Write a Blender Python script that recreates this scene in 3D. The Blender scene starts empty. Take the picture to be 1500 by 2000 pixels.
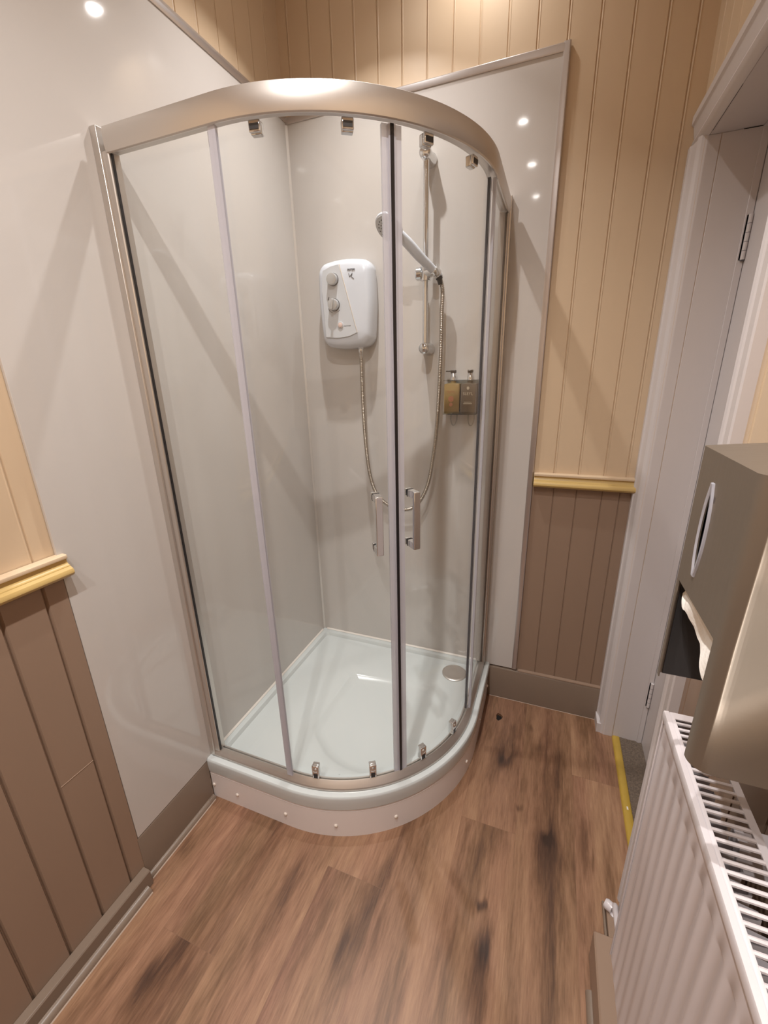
import bpy, bmesh, math, random
from mathutils import Vector, Matrix
random.seed(7)
PI = math.pi
S = bpy.context.scene
COL = S.collection

# ------------------------------------------------------------------ camera
def rot_cam(yaw, pitch, roll):
    return Matrix.Rotation(yaw, 3, 'Z') @ Matrix.Rotation(pitch, 3, 'X') @ Matrix.Rotation(roll, 3, 'Z')
cam = bpy.data.cameras.new('camera'); cam_o = bpy.data.objects.new('camera', cam); COL.objects.link(cam_o)
cam.sensor_fit = 'HORIZONTAL'; cam.sensor_width = 36.0; cam.lens = 36.0 * 830.75 / 1500.0
cam.clip_start = 0.01
cam_o.matrix_world = Matrix.Translation((1.06192968, -1.75207615, 1.48867431)) @ \
    rot_cam(math.radians(21.51786), math.radians(71.84131), math.radians(-1.40286)).to_4x4()
S.camera = cam_o

# ------------------------------------------------------------------ view, world, lamps
S.view_settings.view_transform = 'Standard'; S.view_settings.look = 'None'
S.view_settings.gamma = 1.0; S.view_settings.use_curve_mapping = False
S.view_settings.exposure = -0.50
W = bpy.data.worlds.new('world'); S.world = W; W.use_nodes = True
W.node_tree.nodes['Background'].inputs[0].default_value = (0.9, 0.82, 0.75, 1)
W.node_tree.nodes['Background'].inputs[1].default_value = 0.05
CEIL = 2.85
LAMP_COL = (1.0, 0.98, 0.965)
# x, y, watts of each recessed ceiling downlight
LAMPS = [(0.745, -0.13, 2.2, 'nearest the back wall'), (0.42, -0.42, 9.5, 'directly above the shower tray'), (0.75, -1.40, 17.0, 'in front of the shower, second from the back wall'),
         (0.77, -1.99, 17.0, 'third from the back wall'), (0.77, -2.62, 17.0, 'farthest from the back wall')]

# ------------------------------------------------------------------ materials
def srgb(r, g, b):
    f = lambda c: (c / 255 / 12.92) if c / 255 <= 0.04045 else ((c / 255 + 0.055) / 1.055) ** 2.4
    return (f(r), f(g), f(b), 1)
def new_mat(name):
    m = bpy.data.materials.new(name); m.use_nodes = True
    return m, m.node_tree, m.node_tree.nodes['Principled BSDF']
def mat(name, col, rough=0.5, metal=0.0, spec=0.5, noise=0.0, nscale=8.0, bump=0.0, bscale=60.0, coat=0.0, rnoise=0.0, stretch=None, trans=0.0, bdist=0.002):
    m, nt, p = new_mat(name)
    p.inputs['Base Color'].default_value = col
    p.inputs['Roughness'].default_value = rough
    p.inputs['Metallic'].default_value = metal
    p.inputs['Specular IOR Level'].default_value = spec
    p.inputs['Coat Weight'].default_value = coat
    p.inputs['Coat Roughness'].default_value = 0.035
    p.inputs['Transmission Weight'].default_value = trans
    if noise or bump or rnoise:
        tc = nt.nodes.new('ShaderNodeTexCoord'); mp = nt.nodes.new('ShaderNodeMapping')
        nt.links.new(tc.outputs['Object'], mp.inputs[0])
        if stretch: mp.inputs['Scale'].default_value = stretch
    if noise or rnoise:
        n = nt.nodes.new('ShaderNodeTexNoise'); n.inputs['Scale'].default_value = nscale; n.inputs['Detail'].default_value = 5
        nt.links.new(mp.outputs[0], n.inputs[0])
    if noise:
        mr = nt.nodes.new('ShaderNodeMapRange'); mr.inputs['To Min'].default_value = 1 - noise; mr.inputs['To Max'].default_value = 1 + noise
        nt.links.new(n.outputs[0], mr.inputs[0])
        hs = nt.nodes.new('ShaderNodeHueSaturation'); hs.inputs['Color'].default_value = col
        nt.links.new(mr.outputs[0], hs.inputs['Value']); nt.links.new(hs.outputs[0], p.inputs['Base Color'])
    if rnoise:
        mr2 = nt.nodes.new('ShaderNodeMapRange'); mr2.inputs['To Min'].default_value = max(0, rough - rnoise); mr2.inputs['To Max'].default_value = rough + rnoise
        nt.links.new(n.outputs[0], mr2.inputs[0]); nt.links.new(mr2.outputs[0], p.inputs['Roughness'])
    if bump:
        nb = nt.nodes.new('ShaderNodeTexNoise'); nb.inputs['Scale'].default_value = bscale; nb.inputs['Detail'].default_value = 3
        nt.links.new(mp.outputs[0], nb.inputs[0])
        b = nt.nodes.new('ShaderNodeBump'); b.inputs['Strength'].default_value = bump; b.inputs['Distance'].default_value = bdist
        nt.links.new(nb.outputs[0], b.inputs['Height']); nt.links.new(b.outputs[0], p.inputs['Normal'])
    return m
M = {}
M['panel'] = mat('gloss_panel', srgb(198, 192, 187), 0.06, noise=0.03, nscale=3, bump=0.04, bscale=5, coat=0.3, bdist=0.004)
M['cream'] = mat('cream_paint', srgb(208, 184, 155), 0.36, noise=0.04, nscale=4, bump=0.25, bscale=22, stretch=(1, 1, .35))
M['brown'] = mat('brown_paint', srgb(146, 122, 104), 0.36, noise=0.07, nscale=4, bump=0.3, bscale=18, stretch=(1, 1, .3))
M['skirt'] = mat('brown_gloss', srgb(127, 110, 96), 0.3, noise=0.05, nscale=6, bump=0.2, bscale=25)
M['gold'] = mat('yellow_paint', srgb(196, 166, 106), 0.33, noise=0.06, nscale=14, bump=0.2, bscale=30)
M['trimwhite'] = mat('white_gloss_paint', srgb(204, 197, 196), 0.34, noise=0.03, nscale=5, bump=0.25, bscale=20, stretch=(1, 1, .3))
M['ceiling'] = mat('ceiling_paint', srgb(235, 232, 228), 0.7, noise=0.02)
M['plaster'] = mat('plain_wall_paint', srgb(214, 205, 195), 0.6, noise=0.03)
M['alu'] = mat('satin_aluminium', srgb(210, 204, 198), 0.35, 0.85, noise=0.01)
M['caulk'] = mat('old_caulk', srgb(176, 156, 140), 0.5, noise=0.15, nscale=30)
M['strip'] = mat('bright_strip', srgb(214, 208, 202), 0.3, 0.3, noise=0.01)
M['alutrim'] = mat('silver_trim', srgb(200, 194, 192), 0.3, 0.85, noise=0.02, nscale=14)
M['chrome'] = mat('chrome', srgb(222, 222, 222), 0.10, 0.9, noise=0.01, nscale=20)
M['hose'] = mat('steel_hose', srgb(178, 170, 160), 0.25, 1.0, rnoise=0.06, nscale=40)
M['steel'] = mat('brushed_steel', srgb(134, 122, 109), 0.48, 0.65, rnoise=0.05, nscale=30, stretch=(1, 6, 1), bump=0.03, bscale=200)
M['acrylic'] = mat('white_acrylic', srgb(200, 204, 203), 0.16, noise=0.01, coat=0.3)
M['apron'] = mat('tray_plinth_plastic', srgb(232, 224, 221), 0.28, noise=0.02)
M['plastic'] = mat('white_plastic', srgb(210, 214, 222), 0.22, noise=0.01, coat=0.2)
M['face'] = mat('shower_face_plate', srgb(203, 205, 209), 0.25, noise=0.015)
M['dial'] = mat('silver_dial', srgb(200, 200, 200), 0.22, 0.6, rnoise=0.04)
M['grey'] = mat('grey_print', srgb(96, 96, 100), 0.5, noise=0.02)
M['black'] = mat('black_rubber', srgb(26, 23, 26), 0.4, noise=0.05)
M['darkin'] = mat('dark_plastic_and_shade', srgb(52, 50, 50), 0.4, noise=0.05)  # dark plastic parts; also paints the shade inside the dispenser
M['pinkbtn'] = mat('pale_pink_button', srgb(222, 196, 186), 0.3, noise=0.02)
M['paper'] = mat('tissue_paper', srgb(232, 226, 218), 0.9, noise=0.04, nscale=60, bump=0.6, bscale=120)
M['amber'] = mat('amber_soap', srgb(150, 124, 78), 0.3, noise=0.06, nscale=20, coat=0.5)
M['labelbrown'] = mat('brown_label', srgb(112, 98, 84), 0.4, noise=0.04, nscale=30)
M['labeltext'] = mat('pale_label_print', srgb(196, 184, 164), 0.5, noise=0.02)
M['orange'] = mat('orange_label_print', srgb(160, 104, 72), 0.5, noise=0.05)
M['pump'] = mat('dark_pump_plastic', srgb(70, 60, 52), 0.35, noise=0.03)
M['yellowstrip'] = mat('yellow_threshold_paint', srgb(180, 148, 64), 0.4, noise=0.16, nscale=20, bump=0.3, bscale=40)
M['carpet'] = mat('grey_brown_carpet', srgb(104, 90, 78), 0.95, noise=0.75, nscale=150, bump=1.0, bscale=260)
M['radwhite'] = mat('radiator_enamel', srgb(206, 198, 199), 0.25, noise=0.01, coat=0.2)
M['cap'] = mat('cream_screw_cap', srgb(226, 214, 202), 0.35, noise=0.02)
M['silicone'] = mat('white_silicone', srgb(222, 214, 206), 0.35, noise=0.03)
M['pit'] = mat('dark_hole', srgb(22, 17, 14), 0.9, noise=0.1)

def mk_glass(name, tint, fac=1.0, ior=1.45):
    m, nt, p = new_mat(name); nt.nodes.remove(p); out = nt.nodes['Material Output']
    tr = nt.nodes.new('ShaderNodeBsdfTransparent'); tr.inputs[0].default_value = tint
    gl = nt.nodes.new('ShaderNodeBsdfGlossy'); gl.inputs['Roughness'].default_value = 0.01
    ge = nt.nodes.new('ShaderNodeNewGeometry'); dt = nt.nodes.new('ShaderNodeVectorMath'); dt.operation = 'DOT_PRODUCT'
    nt.links.new(ge.outputs['Normal'], dt.inputs[0]); nt.links.new(ge.outputs['Incoming'], dt.inputs[1])
    def mth(op, a, b=None):
        n = nt.nodes.new('ShaderNodeMath'); n.operation = op
        for i, v in enumerate((a, b)):
            if v is None: continue
            if isinstance(v, (int, float)): n.inputs[i].default_value = v
            else: nt.links.new(v, n.inputs[i])
        return n.outputs[0]
    # Schlick reflectance of a thin clear sheet
    f = mth('MULTIPLY', mth('ADD', mth('MULTIPLY', mth('POWER', mth('SUBTRACT', 1.0, mth('ABSOLUTE', dt.outputs['Value'])), 5.0), 0.96), 0.04), fac)
    mx = nt.nodes.new('ShaderNodeMixShader')
    nt.links.new(f, mx.inputs[0])
    nt.links.new(tr.outputs[0], mx.inputs[1]); nt.links.new(gl.outputs[0], mx.inputs[2]); nt.links.new(mx.outputs[0], out.inputs[0])
    return m
M['glass'] = mk_glass('clear_glass', (0.992, 0.999, 0.994, 1), 0.6)
M['glassedge'] = mat('green_glass_edge', srgb(120, 138, 132), 0.15, noise=0.03)
M['clear'] = mk_glass('clear_plastic', (0.86, 0.87, 0.86, 1), 1.2)
# milky translucent seal strip
m, nt, p = new_mat('milky_seal'); nt.nodes.remove(p); out = nt.nodes['Material Output']
tr = nt.nodes.new('ShaderNodeBsdfTransparent'); di = nt.nodes.new('ShaderNodeBsdfPrincipled')
di.inputs['Base Color'].default_value = srgb(206, 204, 213); di.inputs['Roughness'].default_value = 0.2
wv = nt.nodes.new('ShaderNodeTexNoise'); wv.inputs['Scale'].default_value = 3
mr = nt.nodes.new('ShaderNodeMapRange'); mr.inputs['To Min'].default_value = 0.5; mr.inputs['To Max'].default_value = 0.65
nt.links.new(wv.outputs[0], mr.inputs[0])
mx = nt.nodes.new('ShaderNodeMixShader'); nt.links.new(mr.outputs[0], mx.inputs[0])
nt.links.new(tr.outputs[0], mx.inputs[1]); nt.links.new(di.outputs[0], mx.inputs[2]); nt.links.new(mx.outputs[0], out.inputs[0])
M['seal'] = m
# lamp lens
m, nt, p = new_mat('lamp_lens')
p.inputs['Base Color'].default_value = (0.9, 0.9, 0.88, 1); p.inputs['Emission Color'].default_value = (1, 0.96, 0.92, 1); p.inputs['Emission Strength'].default_value = 55
M['lens'] = m

# wood laminate floor: planks run along y, 183 mm wide
def mk_floor():
    m, nt, p = new_mat('oak_laminate'); N = nt.nodes.new; L = nt.links.new
    def mth(op, a=None, b=None, c=None):
        n = N('ShaderNodeMath'); n.operation = op
        for i, v in enumerate((a, b, c)):
            if v is None: continue
            if isinstance(v, (int, float)): n.inputs[i].default_value = v
            else: L(v, n.inputs[i])
        return n.outputs[0]
    geo = N('ShaderNodeNewGeometry'); sep = N('ShaderNodeSeparateXYZ'); L(geo.outputs['Position'], sep.inputs[0])
    X, Y = sep.outputs[0], sep.outputs[1]
    PW = 0.183; PL = 1.29
    u = mth('DIVIDE', mth('ADD', X, -0.344 + 10 * PW), PW)
    idx = mth('FLOOR', u); fu = mth('FRACT', u)
    off = mth('FRACT', mth('MULTIPLY', idx, 0.382))
    v = mth('ADD', mth('DIVIDE', mth('ADD', Y, 0.955), PL), mth('SUBTRACT', off, mth('FRACT', 11 * 0.382)))
    idy = mth('FLOOR', v); fv = mth('FRACT', v)
    wn = N('ShaderNodeTexWhiteNoise'); wn.noise_dimensions = '2D'
    cmb = N('ShaderNodeCombineXYZ'); L(idx, cmb.inputs[0]); L(idy, cmb.inputs[1]); L(cmb.outputs[0], wn.inputs[0])
    rnd = wn.outputs[0]
    # grain coordinates
    g = N('ShaderNodeCombineXYZ'); L(mth('MULTIPLY', X, 1.0), g.inputs[0]); L(mth('ADD', mth('MULTIPLY', Y, 0.085), mth('MULTIPLY', rnd, 7.0)), g.inputs[1]); L(mth('MULTIPLY', rnd, 13.0), g.inputs[2])
    n1 = N('ShaderNodeTexNoise'); n1.inputs['Scale'].default_value = 190; n1.inputs['Detail'].default_value = 6; n1.inputs['Roughness'].default_value = .65; L(g.outputs[0], n1.inputs[0])
    hv = N('ShaderNodeTexNoise'); hv.inputs['Scale'].default_value = 9; L(g.outputs[0], hv.inputs[0])
    g2 = N('ShaderNodeCombineXYZ'); L(X, g2.inputs[0]); L(mth('ADD', mth('MULTIPLY', Y, 0.13), mth('MULTIPLY', rnd, 5.0)), g2.inputs[1]); L(mth('MULTIPLY', rnd, 9.0), g2.inputs[2])
    n2 = N('ShaderNodeTexNoise'); n2.inputs['Scale'].default_value = 12; n2.inputs['Detail'].default_value = 5; n2.inputs['Distortion'].default_value = 0.35; L(g2.outputs[0], n2.inputs[0])
    n3 = N('ShaderNodeTexNoise'); n3.inputs['Scale'].default_value = 52; n3.inputs['Detail'].default_value = 4; n3.inputs['Distortion'].default_value = 0.4; L(g2.outputs[0], n3.inputs[0])
    mixv = mth('ADD', mth('MULTIPLY', n2.outputs[0], 0.48), mth('ADD', mth('MULTIPLY', n3.outputs[0], 0.22), mth('MULTIPLY', n1.outputs[0], 0.30)))
    mixv = mth('ADD', mixv, mth('MULTIPLY', mth('SUBTRACT', rnd, 0.5), 0.05))
    # knots: x, y, radius x, radius y, strength
    knots = [(1.002, -.369, .022, .03, .22), (1.00, -.33, .035, .12, .10), (1.177, -.627, .018, .022, .26), (1.17, -.70, .035, .11, .14), (1.20, -.66, .06, .05, .08),
             (.998, -.893, .014, .014, .25), (1.019, -.994, .016, .04, .24), (1.01, -1.07, .03, .11, .12), (.204, -1.357, .016, .06, .18),
             (.25, -1.22, .03, .16, .10), (.05, -1.055, .012, .04, .16), (.66, -1.12, .014, .06, .18), (.70, -1.0, .035, .16, .10), (.44, -1.08, .035, .13, .10), (1.14, -.26, .02, .03, .12),
             (1.2, -.44, .025, .2, .09), (1.29, -.63, .016, .12, .15), (.97, -.73, .02, .14, .06), (1.10, -.16, .012, .02, .14), (1.19, -.95, .022, .2, .12), (1.08, -.55, .01, .012, .18)]
    wob = mth('MULTIPLY', mth('SUBTRACT', n3.outputs[0], 0.5), 0.05)
    tot = None
    for kx, ky, rx, ry, s in knots:
        dx = mth('DIVIDE', mth('ADD', mth('ADD', X, wob), -kx), rx); dy = mth('DIVIDE', mth('ADD', mth('ADD', Y, wob), -ky), ry)
        d = mth('ADD', mth('MULTIPLY', dx, dx), mth('MULTIPLY', dy, dy))
        k = mth('MULTIPLY', mth('POWER', 2.718, mth('MULTIPLY', d, -1.0)), s)
        tot = k if tot is None else mth('ADD', tot, k)
    val = mth('SUBTRACT', mixv, mth('MULTIPLY', tot, 1.0))
    cr = N('ShaderNodeValToRGB'); L(val, cr.inputs[0]); e = cr.color_ramp.elements
    e[0].position = 0.20; e[0].color = srgb(54, 35, 25); e[1].position = 0.68; e[1].color = srgb(166, 128, 98)
    for pos, c in ((0.34, (84, 57, 41)), (0.44, (114, 81, 58)), (0.53, (139, 102, 77))):
        el = cr.color_ramp.elements.new(pos); el.color = srgb(*c)
    # seams
    ex = mth('MULTIPLY', mth('MINIMUM', fu, mth('SUBTRACT', 1.0, fu)), PW)
    ey = mth('MULTIPLY', mth('MINIMUM', fv, mth('SUBTRACT', 1.0, fv)), PL)
    ed = mth('MINIMUM', ex, ey); seam = mth('MULTIPLY', mth('LESS_THAN', ed, 0.0006), 0.6)
    hs = N('ShaderNodeHueSaturation'); L(cr.outputs[0], hs.inputs['Color']); hs.inputs['Saturation'].default_value = 0.98
    L(mth('ADD', mth('MULTIPLY', hv.outputs[0], 0.028), 0.486), hs.inputs['Hue'])
    L(mth('ADD', mth('MULTIPLY', rnd, 0.10), 0.95), hs.inputs['Value'])
    mc = N('ShaderNodeMix'); mc.data_type = 'RGBA'; L(seam, mc.inputs[0]); L(hs.outputs[0], mc.inputs[6]); mc.inputs[7].default_value = srgb(124, 92, 70)
    L(mc.outputs[2], p.inputs['Base Color'])
    L(mth('ADD', mth('MULTIPLY', n1.outputs[0], 0.14), 0.33), p.inputs['Roughness'])
    b = N('ShaderNodeBump'); b.inputs['Strength'].default_value = 0.25; b.inputs['Distance'].default_value = 0.001
    L(mth('SUBTRACT', n1.outputs[0], mth('MULTIPLY', seam, 0.8)), b.inputs['Height']); L(b.outputs[0], p.inputs['Normal'])
    return m
M['wood'] = mk_floor()

# ------------------------------------------------------------------ helpers
def B(): return bmesh.new()
def obj(name, bm, m, parent=None, smooth=35, bevel=0, seg=2, label=None, mats=None):
    bmesh.ops.remove_doubles(bm, verts=bm.verts, dist=1e-6)
    bmesh.ops.recalc_face_normals(bm, faces=bm.faces)
    me = bpy.data.meshes.new(name); bm.to_mesh(me); bm.free()
    me.polygons.foreach_set('use_smooth', [True] * len(me.polygons))
    me.set_sharp_from_angle(angle=math.radians(smooth))
    for q in (mats or [m]): me.materials.append(M[q])
    o = bpy.data.objects.new(name, me); COL.objects.link(o)
    if bevel:
        b = o.modifiers.new('bevel', 'BEVEL'); b.width = bevel; b.segments = seg; b.limit_method = 'ANGLE'; b.angle_limit = math.radians(40)
    if parent is not None:
        o.parent = parent
        if parent.type == 'EMPTY': o.matrix_parent_inverse = Matrix.Translation(parent.location).inverted()
    if label: o['label'] = label
    return o
def thing(name, label, cat, loc, group=None):
    o = bpy.data.objects.new(name, None); o.empty_display_size = 0.05; COL.objects.link(o); o.location = loc
    o['label'] = label; o['category'] = cat
    if group: o['group'] = group
    return o
def tag(o, label, cat, group=None):
    o['label'] = label; o['category'] = cat
    if group: o['group'] = group
    return o
def struct(o): o['kind'] = 'structure'; return o
def box(bm, x0, x1, y0, y1, z0, z1):
    v = [bm.verts.new((x, y, z)) for x in (x0, x1) for y in (y0, y1) for z in (z0, z1)]
    for f in ((0, 1, 3, 2), (4, 6, 7, 5), (0, 4, 5, 1), (2, 3, 7, 6), (0, 2, 6, 4), (1, 5, 7, 3)): bm.faces.new([v[i] for i in f])
def extr(bm, pts, vec):
    a = [bm.verts.new(p) for p in pts]; b = [bm.verts.new(Vector(p) + Vector(vec)) for p in pts]; n = len(pts)
    for i in range(n): bm.faces.new((a[i], a[(i + 1) % n], b[(i + 1) % n], b[i]))
    bm.faces.new(a[::-1]); bm.faces.new(b)
def loft(bm, loops, closed=True, cap0=True, cap1=True, ring=False):
    R = [[bm.verts.new(p) for p in l] for l in loops]; n = len(R[0])
    last = len(R) if ring else len(R) - 1
    for k in range(last):
        a, b = R[k], R[(k + 1) % len(R)]
        for i in range(n if closed else n - 1):
            j = (i + 1) % n
            bm.faces.new((a[i], a[j], b[j], b[i]))
    if cap0 and not ring: bm.faces.new(R[0][::-1])
    if cap1 and not ring: bm.faces.new(R[-1])
def frame_for(d, ref=None):
    d = Vector(d).normalized(); r = Vector(ref) if ref else (Vector((0, 0, 1)) if abs(d.z) < .9 else Vector((1, 0, 0)))
    u = d.cross(r).normalized(); return u, d.cross(u).normalized()
def tube(bm, pts, r, n=12, cap=True):
    pts = [Vector(p) for p in pts]; rr = r if isinstance(r, (list, tuple)) else [r] * len(pts)
    u = None; loops = []
    for i, p in enumerate(pts):
        d = (pts[min(i + 1, len(pts) - 1)] - pts[max(i - 1, 0)]).normalized()
        if u is None: u, w = frame_for(d)
        else:
            u = (u - d * u.dot(d)).normalized()
        w = d.cross(u)
        loops.append([p + (u * math.cos(2 * PI * k / n) + w * math.sin(2 * PI * k / n)) * rr[i] for k in range(n)])
    loft(bm, loops, True, cap, cap)
def lathe(bm, prof, o, axis, n=24):
    o = Vector(o); d = Vector(axis).normalized(); u, w = frame_for(d)
    loops = [[o + d * h + (u * math.cos(2 * PI * k / n) + w * math.sin(2 * PI * k / n)) * max(r, 1e-5) for k in range(n)] for r, h in prof]
    loft(bm, loops)
def catmull(P, k=12):
    P = [Vector(p) for p in P]; P = [P[0] * 2 - P[1]] + P + [P[-1] * 2 - P[-2]]; out = []
    for i in range(1, len(P) - 2):
        for s in range(k):
            t = s / k; a, b, c, d = P[i - 1], P[i], P[i + 1], P[i + 2]
            out.append(0.5 * ((2 * b) + (c - a) * t + (2 * a - 5 * b + 4 * c - d) * t * t + (3 * b - a - 3 * c + d) * t ** 3))
    out.append(P[-2]); return out
def resample(pts, step):
    out = [pts[0]]; acc = 0
    for a, b in zip(pts, pts[1:]):
        L = (b - a).length
        while acc + L >= step and L > 1e-9:
            t = (step - acc) / L; a = a.lerp(b, t); out.append(a.copy()); L = (b - a).length; acc = 0
        acc += L
    return out
def text_mesh(bm_unused, s, size, loc, xdir, ydir, m, name, parent, depth=0.0003, label=None):
    cu = bpy.data.curves.new(name, 'FONT'); cu.body = s; cu.size = size; cu.extrude = depth; cu.align_x = 'CENTER'; cu.align_y = 'CENTER'; cu.resolution_u = 3
    t = bpy.data.objects.new('tmp', cu); COL.objects.link(t)
    dg = bpy.context.evaluated_depsgraph_get(); me = bpy.data.meshes.new_from_object(t.evaluated_get(dg))
    bpy.data.objects.remove(t); bpy.data.curves.remove(cu)
    x = Vector(xdir).normalized(); y = Vector(ydir).normalized(); z = x.cross(y)
    mt = Matrix((x, y, z)).transposed().to_4x4(); mt.translation = Vector(loc); me.transform(mt)
    bm = B(); bm.from_mesh(me); bpy.data.meshes.remove(me)
    return obj(name, bm, m, parent, label=label)

# ------------------------------------------------------------------ dimensions
XR = 1.385      # right wall
YF = -3.30      # wall behind the camera
DZ0, DZ1 = 1.046, 1.100   # dado
PW, PL_, PT = 1.009, 1.178, 2.407    # shower panels
JY = -0.095; JN = -0.72; JX = 1.53; LZ = 2.085   # door opening

# ------------------------------------------------------------------ room shell
# floor, with the small drilled hole in it
bm = B(); hx, hy, hr = .962, -.144, .0160; s = .045
xs = [-.15, hx - s, hx + s, 1.44]; ys = [YF - .1, hy - s, hy + s, .1]
for i in range(3):
    for j in range(3):
        if (i, j) == (1, 1): continue
        bm.faces.new([bm.verts.new(p) for p in ((xs[i], ys[j], 0), (xs[i + 1], ys[j], 0), (xs[i + 1], ys[j + 1], 0), (xs[i], ys[j + 1], 0))])
n = 24; outer = []; inner = []
for k in range(n):
    a = 2 * PI * k / n; c, sn = math.cos(a), math.sin(a); q = s / max(abs(c), abs(sn))
    outer.append((hx + c * q, hy + sn * q, 0)); w = 1 + .12 * math.sin(3 * a + 1) + .06 * math.sin(7 * a)
    inner.append((hx + c * hr * w * .85, hy + sn * hr * w * 1.35, 0))
loft(bm, [outer, inner, [(x, y, -.012) for x, y, z in inner]], True, False, False)
struct(obj('floor', bm, 'wood'))
bm = B(); n = 20
lathe(bm, [(hr * 1.6, -.03), (hr * 1.6, -.012), (hr * 1.0, -.0122)], (hx, hy, 0), (0, 0, 1), 20)
struct(obj('trim_1', bm, 'pit'))

bm = B(); box(bm, -.15, 1.75, YF - .1, .15, CEIL, CEIL + .08); struct(obj('ceiling', bm, 'ceiling'))

def boards(bm, P, seams, u0, u1, z0, z1, bead=True, mi=0, thick=.05, wide=.0024, deep=.0034):
    """P(u, d, z) gives a point; d is depth into the room. V-jointed boards."""
    pl = [(u0, 0)]
    for q in sorted(seams):
        if q < u0 + .01 or q > u1 - .012: continue
        pl += [(q - wide, 0), (q - .0008, -deep), (q + .0008, -deep), (q + wide, 0)]
        if bead: pl += [(q + wide + .0006, .0006), (q + wide + .0022, .0011), (q + wide + .004, .0005), (q + wide + .0045, 0)]
    pl += [(u1, 0)]
    a = [bm.verts.new(P(u, d, z0)) for u, d in pl]; b = [bm.verts.new(P(u, d, z1)) for u, d in pl]
    c = [bm.verts.new(P(u, -thick, z)) for u, z in ((u0, z0), (u1, z0), (u1, z1), (u0, z1))]
    for i in range(len(pl) - 1):
        f = bm.faces.new((a[i], a[i + 1], b[i + 1], b[i])); f.material_index = mi
    for f in ([c[0], c[1]] + a[::-1], [c[3], c[2]] + b[::-1], [a[0], c[0], c[3], b[0]], [a[-1], c[1], c[2], b[-1]], c):
        try: bm.faces.new(f).material_index = mi
        except Exception: pass

# back wall (y = 0)
back_seams = [1.263 - .0875 * k for k in range(15)] + [1.337]
bm = B(); Pb = lambda u, d, z: (u, -d, z)
boards(bm, Pb, back_seams, 0, XR, DZ1 - .02, CEIL)
boards(bm, Pb, [1.094, 1.177, 1.266, 1.326], PW - .02, XR, 0, DZ1 - .02, False, 1)
boards(bm, Pb, [], 0, PW - .02, 0, DZ1 - .02, False, 0)
struct(obj('wall_back', bm, 'cream', mats=['cream', 'brown'], smooth=20))
# left wall (x = 0)
bm = B(); Pl = lambda u, d, z: (d, -u, z)
boards(bm, Pl, [.085 + .0875 * k for k in range(36)], 0, -YF, DZ1 - .02, CEIL)
Pl2 = lambda u, d, z: (d + .012, -u, z)
boards(bm, Pl2, [1.227 + .0895 * k for k in range(24)], PL_ + .002, -YF, .0, DZ1 - .02, False, 1, thick=.062, wide=.0045, deep=.008)
boards(bm, Pl, [], 0, PL_ + .002, 0, DZ1 - .02, False, 0)
# painted-over patch joint between the first boards
extr(bm, [(.012, -1.231, .531), (.0130, -1.231, .532), (.012, -1.231, .533)], (0, -.082, 0))
for f in bm.faces:
    if max(v.co.z for v in f.verts) < .54 and min(v.co.z for v in f.verts) > .52: f.material_index = 1
struct(obj('wall_left', bm, 'cream', mats=['cream', 'brown'], smooth=20))
# right wall (x = XR) with the doorway
bm = B(); Pr = lambda u, d, z: (XR - d, -u, z)
boards(bm, Pr, [.06 + .0875 * k for k in range(36)], 0, -YF, LZ + .02, CEIL, thick=.14)
boards(bm, Pr, [.83 + .0875 * k for k in range(28)], -JN + .01, -YF, DZ1 - .02, LZ + .02, thick=.14)
boards(bm, Pr, [.83 + .0875 * k for k in range(28)], -JN + .01, -YF, 0, DZ1 - .02, False, 1, thick=.14)
boards(bm, Pr, [], 0, -JY - .002, 0, LZ + .02, False, 0, thick=.14)
struct(obj('wall_right', bm, 'cream', mats=['cream', 'brown'], smooth=20))
bm = B(); box(bm, -.15, 1.75, YF - .1, YF - .05, 0, CEIL); Pf = lambda u, d, z: (u, YF + d, z)
boards(bm, Pf, [.0875 * k for k in range(1, 16)], 0, XR, DZ1 - .02, CEIL, mi=0); boards(bm, Pf, [.0875 * k for k in range(1, 16)], 0, XR, 0, DZ1 - .02, False, 1)
struct(obj('wall_front', bm, 'cream', mats=['cream', 'brown'], smooth=20))

# dado rails
dado = [(0, 1.100), (.020, 1.100), (.0235, 1.098), (.0245, 1.094), (.0235, 1.090), (.020, 1.0885), (.0175, 1.086), (.0185, 1.079), (.022, 1.0745), (.0265, 1.0725),
        (.027, 1.0705), (.0295, 1.069), (.0345, 1.066), (.037, 1.061), (.037, 1.056), (.034, 1.051), (.028, 1.047), (.018, 1.0455), (0, 1.046)]
def dado_rail(name, P, u0, u1):
    bm = B(); loft(bm, [[P(u0, d, z) for d, z in dado], [P(u1, d, z) for d, z in dado]])
    bm.normal_update()
    for f in bm.faces:
        if len(f.verts) == 4 and min(v.co.z for v in f.verts) > 1.0885: f.material_index = 1
    o = obj(name, bm, 'gold', mats=['gold', 'cream'], smooth=30); return struct(o)
dado_rail('trim_2', Pb, PW + .008, 1.372)
dado_rail('trim_3', lambda u, d, z: (d + .002, -u, z), PL_ - .012, 3.28)
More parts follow.
